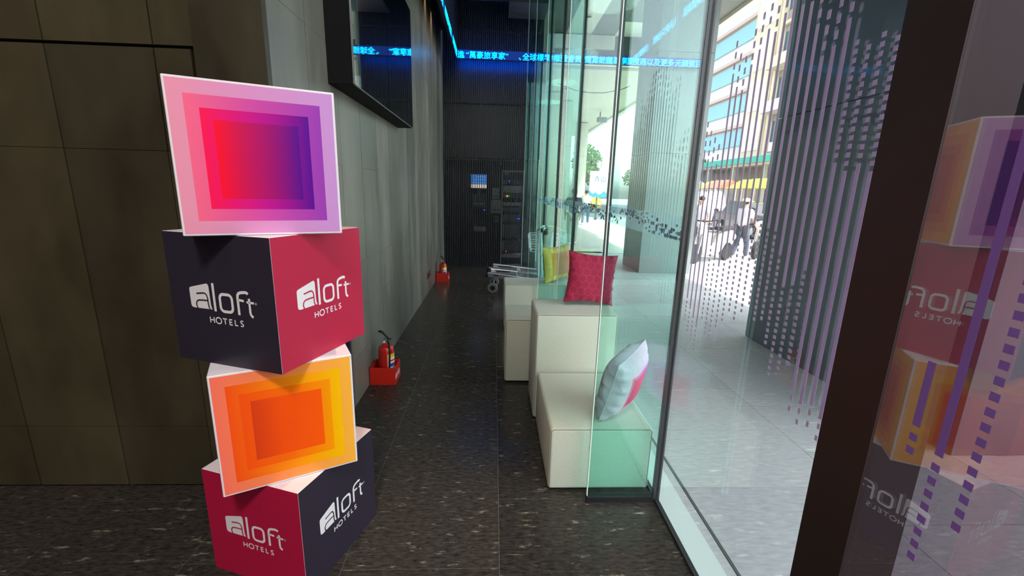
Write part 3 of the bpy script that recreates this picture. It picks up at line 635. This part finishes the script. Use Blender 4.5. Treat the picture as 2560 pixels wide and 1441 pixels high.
seat('lowest nearest block seat carrying the pink and grey cushion', .318, 2.035, .872, 2.765, .375)
seat('tall block seat carrying the crimson cushion', .302, 2.79, .866, 3.22, .782)
seat('bare knee-high block seat behind the tall one', .113, 3.385, .63, 3.86, .56)
seat('farthest block seat carrying the yellow and orange cushion', .138, 4.86, .872, 5.3, .53)

# ------------------------------------------------------------------ cushions
def cushion(label, s_, th, pose, mats, wr=1.0, seedn=1, group='throw cushions on the block seats'):
    cx, cy, cz, a, b, c = pose
    t = thing('throw_cushion', label, 'cushion', (cx, cy, cz), group=group)
    Rz = Matrix.Rotation(a, 4, 'Z'); Rx = Matrix.Rotation(b, 4, 'X'); Ry = Matrix.Rotation(c, 4, 'Y'); t.rotation_euler = (Rz@Rx@Ry).to_euler()
    N = 28; rnd = random.Random(seedn); ph = [rnd.uniform(0, 6) for _ in range(8)]
    for side in (-1, 1):
        vs = []; fs = []; uv = []
        for i in range(N+1):
            for j in range(N+1):
                u = -1+2*i/N; v = -1+2*j/N
                e = (1-u*u)*(1-v*v); pin = .09*(1-abs(u)**2)*0
                k = 1-.10*(1-u*u)*abs(v)**6; k2 = 1-.10*(1-v*v)*abs(u)**6
                x = u*s_/2*k2; z = v*s_/2*k
                th_ = th*.5*(max(e, 0)**.42)
                edge = max(abs(u), abs(v))
                w = wr*.010*math.exp(-((1-edge)/.22)**2)*(math.sin((u if abs(v) > abs(u) else v)*17+ph[0]+3*side)+.6*math.sin((u if abs(v) > abs(u) else v)*29+ph[1]))*min(1, e*9)
                w += wr*.003*math.sin(u*6+ph[2]+v*3)*min(1, e*3)
                vs.append((x, side*(th_+(w if e > .001 else 0)), z)); uv.append(((u+1)/2, (v+1)/2))
        for i in range(N):
            for j in range(N):
                q = i*(N+1)+j; fs.append((q, q+N+1, q+N+2, q+1) if side < 0 else (q, q+1, q+N+2, q+N+1))
        me = bpy.data.meshes.new('cover'); me.from_pydata(vs, [], fs); me.update(); me.materials.append(mats[0 if side < 0 else 1])
        ul = me.uv_layers.new(name='UVMap')
        for lp in me.loops: ul.data[lp.index].uv = uv[lp.vertex_index]
        for q in me.polygons: q.use_smooth = True
        o = bpy.data.objects.new('front_cover' if side < 0 else 'back_cover', me); COL.objects.link(o); o.parent = t
    P = [(-1+2*i/16, -1) for i in range(16)]+[(1, -1+2*i/16) for i in range(16)]+[(1-2*i/16, 1) for i in range(16)]+[(-1, 1-2*i/16) for i in range(16)]
    Q = [(u*s_/2*(1-.10*(1-v*v)*abs(u)**6), 0, v*s_/2*(1-.10*(1-u*u)*abs(v)**6)) for u, v in P]
    B().tube(Q, .0014, 6, True).build('seam', mats[2], t, smooth='all')
    return t
def hexmat(name, base, line, sc):
    m = bpy.data.materials.new(name); m.use_nodes = True; n = m.node_tree; L = n.links.new; p = n.nodes['Principled BSDF']; p.inputs['Roughness'].default_value = .8; p.inputs['Sheen Weight'].default_value = .2
    uv = n.nodes.new('ShaderNodeUVMap'); uv.uv_map = 'UVMap'
    def vm(op, a, b):
        x = n.nodes.new('ShaderNodeVectorMath'); x.operation = op
        for i, v in enumerate((a, b)):
            if v is None: continue
            if isinstance(v, tuple): x.inputs[i].default_value = v
            else: L(v, x.inputs[i])
        return x
    def mt(op, a, b=None):
        x = n.nodes.new('ShaderNodeMath'); x.operation = op
        for i, v in enumerate((a, b)):
            if v is None: continue
            if isinstance(v, (int, float)): x.inputs[i].default_value = v
            else: L(v, x.inputs[i])
        return x.outputs[0]
    pt = vm('MULTIPLY', uv.outputs[0], (sc, sc, 0)).outputs[0]; S3 = 1.7320508
    def hd(p_):  # distance of p_ (in cell) to the hexagon border
        ab = vm('ABSOLUTE', p_, None).outputs[0]; sp = n.nodes.new('ShaderNodeSeparateXYZ'); L(ab, sp.inputs[0])
        return mt('MAXIMUM', mt('ADD', mt('MULTIPLY', sp.outputs[0], .5), mt('MULTIPLY', sp.outputs[1], .8660254)), sp.outputs[0])
    def cell(off):
        q = vm('ADD', pt, off).outputs[0]; md = vm('MODULO', q, (1, S3, 1)).outputs[0]; return vm('SUBTRACT', md, (.5, S3/2, 0)).outputs[0]
    h = mt('MINIMUM', hd(cell((10, 10*S3, 0))), hd(cell((10.5, 10*S3+S3/2, 0))))
    g = mt('GREATER_THAN', h, .462)
    mx = n.nodes.new('ShaderNodeMix'); mx.data_type = 'RGBA'; L(g, mx.inputs[0]); mx.inputs[6].default_value = (*srgb(base), 1); mx.inputs[7].default_value = (*srgb(line), 1); L(mx.outputs[2], p.inputs['Base Color']); return m
hexm = hexmat('cushion_hexagons', (142, 4, 50), (172, 30, 76), 7.0); crs = M('cushion_crimson', (134, 5, 46), .8)
pinkm = nested('cushion_pink', [(-1, [(0, (226, 190, 206)), (1, (232, 188, 214))]), (.16, [(.15, (240, 190, 204)), (.85, (226, 160, 220))]), (.21, [(.2, (255, 120, 150)), (.85, (216, 110, 206))]), (.255, [(.25, (255, 60, 104)), (.6, (246, 70, 130)), (.78, (190, 80, 190))])], rough=.85)
greym = M('cushion_grey', (222, 196, 216), .85)
yelm = nested('cushion_yellow', [(-1, [(0, (250, 214, 100)), (.3, (252, 216, 116)), (1, (255, 176, 120))]), (.19, [(.19, (248, 178, 60)), (.4, (246, 160, 90)), (.73, (246, 140, 110))])], rough=.85)
cushion('grey cushion with nested hot pink squares leaning on the nearest low seat', .38, .20, (.732, 2.20, .585, .927, .27, -.11), (pinkm, greym, greym), seedn=3)
cushion('crimson cushion with hexagon pattern on the tall seat', .375, .12, (.715, 3.05, .985, .10, -.14, .10), (hexm, crs, crs), seedn=5)
cushion('yellow and orange cushion on the farthest seat', .43, .16, (.765, 5.06, .76, .62, -.12, -.07), (yelm, M('cushion_back_yellow', (226, 206, 100), .85), M('cushion_seam_yellow', (220, 200, 90), .85)), seedn=8)

# ------------------------------------------------------------------ fire extinguishers and their red boxes
red = M('red_paint', (190, 24, 14), .3, coat=.4); redd = M('red_box_paint', (206, 38, 22), .4); rubber = M('black_rubber', (20, 20, 22), .5); chrome = M('chrome', (200, 200, 202), .2, 1)
lw = M('label_white', (236, 232, 220), .5); ly = M('label_yellow', (240, 200, 40), .5); lb = M('label_blue', (70, 60, 150), .5)
def ext_box(label, x0, y0, x1, y1, h, full=True):
    t = thing('extinguisher_box', label, 'box', ((x0+x1)/2, (y0+y1)/2, 0), group='red boxes holding extinguishers'); a, b, w = (x1-x0)/2, (y1-y0)/2, .006
    B().box(-a, -b, 0, a, b, .01).build('bottom', redd, t)
    for p in ((-a, -b, a, -b+w), (-a, b-w, a, b), (-a, -b+w, -a+w, b-w), (a-w, -b+w, a, b-w)): B().box(p[0], p[1], .01, p[2], p[3], h).build('side_board', redd, t)
    text('lettering', '滅火器', .052, lw, t, frame_mat((a+.0006, -b+.012, .045), (0, 1, 0), (0, 0, 1)), ext=.0003, kind=None)
    return t
def extinguisher(label, x, y, z, R_=.064, H=.30, rz=0):
    t = thing('fire_extinguisher', label, 'fire extinguisher', (x, y, z), rz)
    B().lathe([(R_-.01, 0), (R_, .01), (R_, H-.05), (R_*.93, H-.025), (R_*.72, H-.006), (R_*.38, H), (R_*.36, H+.012)], 32).build('cylinder', red, t, smooth=True)
    B().lathe([(.02, H+.012), (.026, H+.014), (.026, H+.03), (.017, H+.034), (.017, H+.058)], 20).build('valve', chrome, t, smooth=True)
    hn = B().box(-.012, -.011, H+.048, .05, .011, H+.056).build('handle', rubber, t, bevel=.003)
    B().add([(-.06, -.011, H+.115), (-.06, .011, H+.115), (-.03, .012, H+.112), (-.03, -.012, H+.112), (.02, .011, H+.066), (.02, -.011, H+.066), (-.062, -.011, H+.105), (-.062, .011, H+.105), (-.03, .012, H+.1), (-.03, -.012, H+.1), (.02, .011, H+.056), (.02, -.011, H+.056)],
            [(0, 1, 2, 3), (3, 2, 4, 5), (6, 9, 8, 7), (9, 11, 10, 8), (0, 6, 7, 1), (4, 10, 11, 5), (0, 3, 9, 6), (3, 5, 11, 9), (1, 7, 8, 2), (2, 8, 10, 4)]).build('lever', rubber, t)
    B().lathe([(.009, 0), (.011, .004), (.009, .01)], 16, (.0, -.034, H+.03), 'Y').build('gauge', lw, t)
    B().tube([(.02, -.01, H+.03), (.045, -.03, H+.02), (.058, -.045, H-.04), (.056, -.05, H-.12), (.05, -.055, .06), (.045, -.056, .02)], .0075, 8).build('hose', rubber, t, smooth='all'); B().tube([(.045, -.056, .03), (.04, -.058, -.005)], .0095, 8).build('nozzle', rubber, t)
    vs = []; fs = []
    def patch(name, a0, a1, z0, z1, mat, lift):
        n = 8; vs = [((R_+lift)*math.cos(a0+(a1-a0)*i/n), (R_+lift)*math.sin(a0+(a1-a0)*i/n), z) for z in (z0, z1) for i in range(n+1)]
        return B().add(vs, [(i, i+1, n+2+i, n+1+i) for i in range(n)]).build(name, mat, t, smooth='all')
    patch('label', -.95, .6, .03, H-.07, lw, .0008); patch('label_band', -.95, .6, .03, .09, ly, .0014); patch('label_band', -.95, .6, H-.10, H-.07, ly, .0014); patch('label_print', -.6, .3, .13, .16, lb, .0014); patch('label_print', -.6, .3, .175, .19, M('label_red', (200, 40, 40), .5), .0014)
    return t
ext_box('red extinguisher box with white lettering nearest the camera', -.995, 3.33, -.79, 3.53, .148)
extinguisher('red fire extinguisher standing in the nearest box by the left wall', -.878, 3.425, .0105, .064, .31, -.25)
ext_box('small-looking red extinguisher box at the far end of the corridor', -.985, 7.42, -.775, 7.62, .15)
extinguisher('red fire extinguisher in the far box beside the slatted end wall', -.878, 7.52, .0105, .064, .31, -.75)

# ------------------------------------------------------------------ sign stand behind the tower
t = thing('sign_stand', 'dark metal sign stand behind the display cubes', 'sign stand', (-.86, 2.42, 0)); sg = M('stand_grey', (66, 74, 84), .35, .6)
B().box(-.13, -.12, 0, .15, .11, .008).build('base_plate', M('stand_plate', (96, 90, 84), .25, .8), t, bevel=.002, bseg=1)
B().box(-.005, -.02, .008, .014, .02, 1.0).build('post', M('stand_black', (20, 18, 26), .4), t); B().box(.014, -.015, .008, .034, .015, 1.0).build('post_cover', sg, t); B().box(-.1, .005, .008, -.01, .015, .98).build('back_panel', sg, t)
B().add([(-.11, -.06, .66), (.0, -.06, .76), (.0, -.02, .79), (-.11, -.02, .69), (-.11, -.06, .64), (.0, -.06, .74), (.0, -.02, .77), (-.11, -.02, .67)], [(0, 1, 2, 3), (4, 7, 6, 5), (0, 4, 5, 1), (1, 5, 6, 2), (2, 6, 7, 3), (3, 7, 4, 0)]).build('arm', rubber, t)
B().tube([(-.02, -.065, .755), (.01, -.065, .772)], .008, 8).build('clip', chrome, t)

# ------------------------------------------------------------------ black glass display panel on the left wall
t = thing('wall_display_panel', 'large black glossy glass panel box on the left wall', 'wall panel', (-1.0, 3.77, 2.19)); bgl = M('black_mirror_glass', (6, 8, 12), .03, spec=1.0, coat=1)
B().box(0, -.95, 0, .148, .95, 1.09).build('casing', M('casing_black', (6, 6, 7), .7, spec=.2), t, bevel=.003, bseg=1)
for a, b in ((-.945, -.075), (-.068, .945)): B().box(.1485, a, .005, .156, b, 1.085).build('glass_front', bgl, t)
for p in ((-.952, .0, -.946, 1.09), (-.952, 0, .952, .004)): B().box(.148, p[0], p[1], .158, p[2], p[3]).build('edge_strip', M('edge_grey', (120, 124, 126), .35, .5), t)

# ------------------------------------------------------------------ LED tickers
led = M('led_cyan', (0, 170, 255), emit=6, lin=(.0, .42, 1.0)); ledb = M('led_back', emit=.12, lin=(.0, .05, .45), rough=.5)
led2 = M('led_cyan_side', emit=6, lin=(.0, .50, .85))
t = thing('led_ticker', 'long blue LED ticker with Chinese characters crossing in front of the end wall', 'led sign', (0, 8.5, 3.95))
B().box(-.72, .0, -.075, 3.80, .03, .085).build('housing', M('housing_blue', (8, 16, 40), .4), t)
B().box(-.70, -.004, -.068, 3.78, -.0005, .078).build('diode_strip', ledb, t); B().box(-.70, .031, -.03, .86, .034, .04).build('added_glow_strip', M('added_blue_glow', emit=26, lin=(0, .10, 1)), t)  # unseen rear strip, added to cast a blue halo on the end wall
seg = [(-.70, '進'), (-.545, '“萬豪旅享家”'), (.40, '、'), (.47, '全球標竿'), (.93, '、'), (1.03, '推薦會員'), (1.60, '獎賞計劃'), (2.13, '尊享更'), (2.42, '0禮遇以及更多元'), (3.40, '酬賓回')]
for x, s_ in seg:
    text('led_lettering', s_, .128, led, t, frame_mat((x, -.006, -.05), (1.02, 0, 0), (0, 0, 1)), ext=.0008, kind='stuff')
t = thing('led_ticker', 'blue LED ticker running along the bulkhead above the left wall', 'led sign', (-.705, 0, 3.95))
B().box(-.04, 2.1, -.085, 0, 8.49, .99).build('housing', M('housing_blue'), t)
B().box(.0005, 2.2, -.06, .002, 8.47, .07).build('diode_strip', ledb, t)
yy = 8.44
for s_ in ('全球標竿禮遇', '以及更多元酬賓', '萬豪旅享家', '進推薦會員', '獎賞計劃尊享', '全球標竿禮遇'):
    text('led_lettering', s_, .128, led2, t, frame_mat((.0035, yy-.13*len(s_)*1.0, -.045), (0, 1.02, 0), (0, 0, 1)), ext=.0008, kind='stuff'); yy -= .13*len(s_)+.22

# ------------------------------------------------------------------ equipment behind the screen
eg = M('equipment_grey', (190, 196, 194), .5); ed = M('equipment_dark', (88, 96, 98), .5)
def scr(name, col, e): return M(name, col, emit=e)
t = thing('monitor', 'small monitor showing a blue window behind the slatted screen', 'monitor', (-.31, 9.05, 1.62))
B().box(-.17, 0, -.02, .17, .04, .28).build('bezel', ed, t); B().box(-.155, -.003, 0, .155, 0, .265).build('screen', scr('screen_blue', (50, 110, 190), 1.1), t); B().box(-.155, -.005, 0, .155, -.0031, .07).build('screen_taskbar', scr('screen_white', (225, 205, 180), 1.0), t); B().box(-.03, .04, -.12, .03, .07, .1).build('arm', ed, t)
for i in range(5): B().box(-.14+.02*i, -.0045, .1+.03*i, .12, -.0031, .108+.03*i).build('screen_text_line', scr('screen_pale', (120, 190, 220), 1.0), t) if i % 2 == 0 else None
for nm, lb_, p, mm in (('control_box', 'upper slim grey control box behind the slatted screen', (-.03, 1.41, .11, 1.63), eg), ('control_box', 'wide grey control box in the middle behind the slatted screen', (-.06, 1.12, .17, 1.39), eg), ('speaker', 'small grey speaker with a round cone below the control boxes', (-.02, .94, .11, 1.07), ed), ('keyboard', 'grey keyboard shelf low behind the slatted screen', (-.40, .74, -.17, .83), eg), ('control_box', 'dim console box below the monitor behind the screen', (-.45, 1.24, -.15, 1.5), ed)):
    t = thing(nm, lb_, nm.replace('_', ' '), ((p[0]+p[2])/2, 9.03, p[1])); a = (p[2]-p[0])/2; h = p[3]-p[1]
    B().box(-a, 0, 0, a, .12, h).build('housing', mm, t, bevel=.004, bseg=1)
    if nm == 'speaker': B().lathe([(.05, 0), (.05, -.008), (.02, -.002)], 20, (0, -.001, h/2), 'Y').build('cone', black2, t)
    else: B().box(-a*.8, -.002, h*.2, a*.8, -.0002, h*.3).build('label_strip', ed if mm is eg else eg, t)
t = thing('led_indicator', 'tiny blue indicator light left of the rack behind the screen', 'indicator light', (-.19, 9.02, 1.18)); B().box(-.02, 0, -.01, .02, .02, .012).build('housing', ed, t); B().box(-.014, -.003, -.006, .014, -.0002, .008).build('bulb', M('blue_glow', (40, 60, 255), emit=8), t)
t = thing('equipment_rack', 'dark equipment rack with glowing indicators behind the right of the screen', 'rack', (.38, 9.0, 0)); 
B().box(-.225, 0, .03, -.20, .04, 1.98).box(.215, 0, .03, .24, .04, 1.98).box(-.20, 0, 1.95, .215, .04, 1.98).box(-.20, 0, .03, .215, .04, .06).build('frame', eg, t)
B().box(-.2, .3, .06, .215, .4, 1.95).build('back', black2, t)
for i, (z0, z1, mm) in enumerate(((1.72, 1.80, ed), (1.54, 1.68, eg), (1.44, 1.52, ed), (1.28, 1.34, eg), (1.15, 1.25, ed), (.95, 1.1, ed), (.62, .9, ed), (.34, .56, ed), (.2, .26, eg))):
    u = B().box(-.19, .02, z0, .205, .28, z1).build('rack_unit', mm, t); B().box(-.18, .012, z0+.01, -.172, .02, z1-.01).build('handle', eg, u)
for x, z, c, nm in ((-.12, 1.47, (240, 220, 40), 'amber'), (-.09, 1.475, (60, 220, 60), 'green'), (-.13, 1.47, (230, 40, 30), 'red'), (.145, 1.02, (50, 60, 255), 'blue'), (.125, 1.02, (50, 60, 255), 'blue'), (-.1, .33, (200, 30, 30), 'red'), (-.08, 1.77, (60, 60, 220), 'blue')):
    B().box(x-.012, .008, z-.006, x+.012, .019, z+.008).build('indicator', M('glow_'+nm, c, emit=5), t)
for i in range(3): B().box(-.17+.032*i, -.003, 1.90, -.148+.032*i, -.0005, 1.945).build('tag', lw, t)
# wall devices on the left wall
t = thing('wall_switch', 'white-edged switch plate high on the left wall by the end', 'switch', (-1.0, 7.99, 1.10)); B().box(0, -.045, -.06, .008, .045, .06).build('plate', M('switch_grey', (70, 70, 68), .4), t); B().box(.0082, .03, -.055, .010, .045, .055).build('frame_edge', lw, t); B().box(.0082, -.04, -.055, .0095, .028, .045).build('rocker', M('rocker', (84, 84, 80), .35), t)
t = thing('power_socket', 'black double power socket low on the left wall', 'power socket', (-1.0, 6.64, .28)); B().box(0, -.16, -.05, .007, .16, .05).build('plate', M('socket_plate', (92, 92, 88), .4), t)
for q in (-.085, .085): B().box(.0072, q-.05, -.035, .009, q+.05, .035).build('outlet', black2, t)

# ------------------------------------------------------------------ luggage trolleys
alu = M('brushed_aluminium', (196, 200, 204), .3, .85); wht = M('trolley_white', (226, 232, 230), .4); grp = M('grip_brown', (92, 66, 60), .5)
def trolley(label, loc, rz):
    # local: nose at -x, handle at +x
    t = thing('luggage_trolley', label, 'luggage trolley', loc, rz, 'luggage trolleys parked behind the seats')
    for s_ in (-1, 1):
        rl = B().add([(-.42, s_*.17-.03, .29), (.42, s_*.24-.03, .22), (.42, s_*.24+.03, .22), (-.42, s_*.17+.03, .29), (-.42, s_*.17-.03, .37), (.42, s_*.24-.03, .30), (.42, s_*.24+.03, .30), (-.42, s_*.17+.03, .37)],
                [(0, 3, 2, 1), (4, 5, 6, 7), (0, 1, 5, 4), (1, 2, 6, 5), (2, 3, 7, 6), (3, 0, 4, 7)]).build('deck_rail', alu, t, bevel=.012)
        B().box(-.33, s_*.18-.034, .315, -.1, s_*.18+.030, .33).build('rail_slot', rubber, rl)
        B().ball((-.43, s_*.17, .32), .035, .04, .04, 12, 8).build('bumper', rubber, rl, smooth='all')
        B().tube([(.40, s_*.24, .24), (.38, s_*.2, .7), (.36, s_*.17, 1.0)], .022, 10).build('upright', wht, t, smooth='all')
        B().tube([(.36, s_*.17, 1.0), (.43, s_*.24, 1.03), (.45, s_*.27, .98)], .014, 8).build('handle_arm', alu, t, smooth='all')
        B().ball((.44, s_*.26, 1.0), .035).build('grip_knob', grp, t, smooth='all')
        w = B().lathe([(.045, -.02), (.078, -.018), (.082, 0), (.078, .018), (.045, .02)], 24, (.36, s_*.26, .082), 'Y').build('wheel', tyre, t, smooth=True); B().lathe([(.04, -.012), (.04, .012)], 14, (.36, s_*.26, .082), 'Y').build('hub', alu, w)
        B().tube([(.36, s_*.26, .09), (.38, s_*.24, .3)], .014, 8).build('wheel_fork', alu, t)
    w = B().lathe([(.045, -.02), (.078, -.018), (.082, 0), (.078, .018), (.045, .02)], 24, (-.36, 0, .082), 'Y').build('wheel', M('wheel_grey', (120, 124, 122), .5), t, smooth=True); B().lathe([(.04, -.022), (.04, .022)], 14, (-.36, 0, .082), 'Y').build('hub', black, w)
    B().tube([(-.36, .03, .08), (-.35, .04, .2), (-.33, 0, .3)], .014, 8).build('wheel_fork', alu, t)
    B().box(-.40, -.16, .295, -.34, .16, .325).box(.0, -.2, .255, .05, .2, .28).box(.38, -.23, .22, .43, .23, .25).build('cross_members', alu, t)
    B().tube([(.40, -.25, 1.03), (.40, .25, 1.03)], .016, 10).build('handlebar', alu, t, smooth='all')
    bk = B()
    for i in range(6): bk.tube([(.20, -.12+.048*i, .92), (.22, -.12+.048*i, .70)], .0055, 5)
    for z in (.92, .85, .78, .70): bk.tube([(.20+(.92-z)*.1, -.13, z), (.20+(.92-z)*.1, .13, z), (.36, .13, z), (.36, -.13, z)], .0065, 5, True)
    bk.build('wire_basket', wht, t)
    return t
t1 = trolley('rear luggage trolley with its silver deck nose pointing left', (.38, 7.02, -.0), -.20)
t2 = trolley('front luggage trolley nested before the other, nearer the seats', (.36, 6.6, 0), -.12)
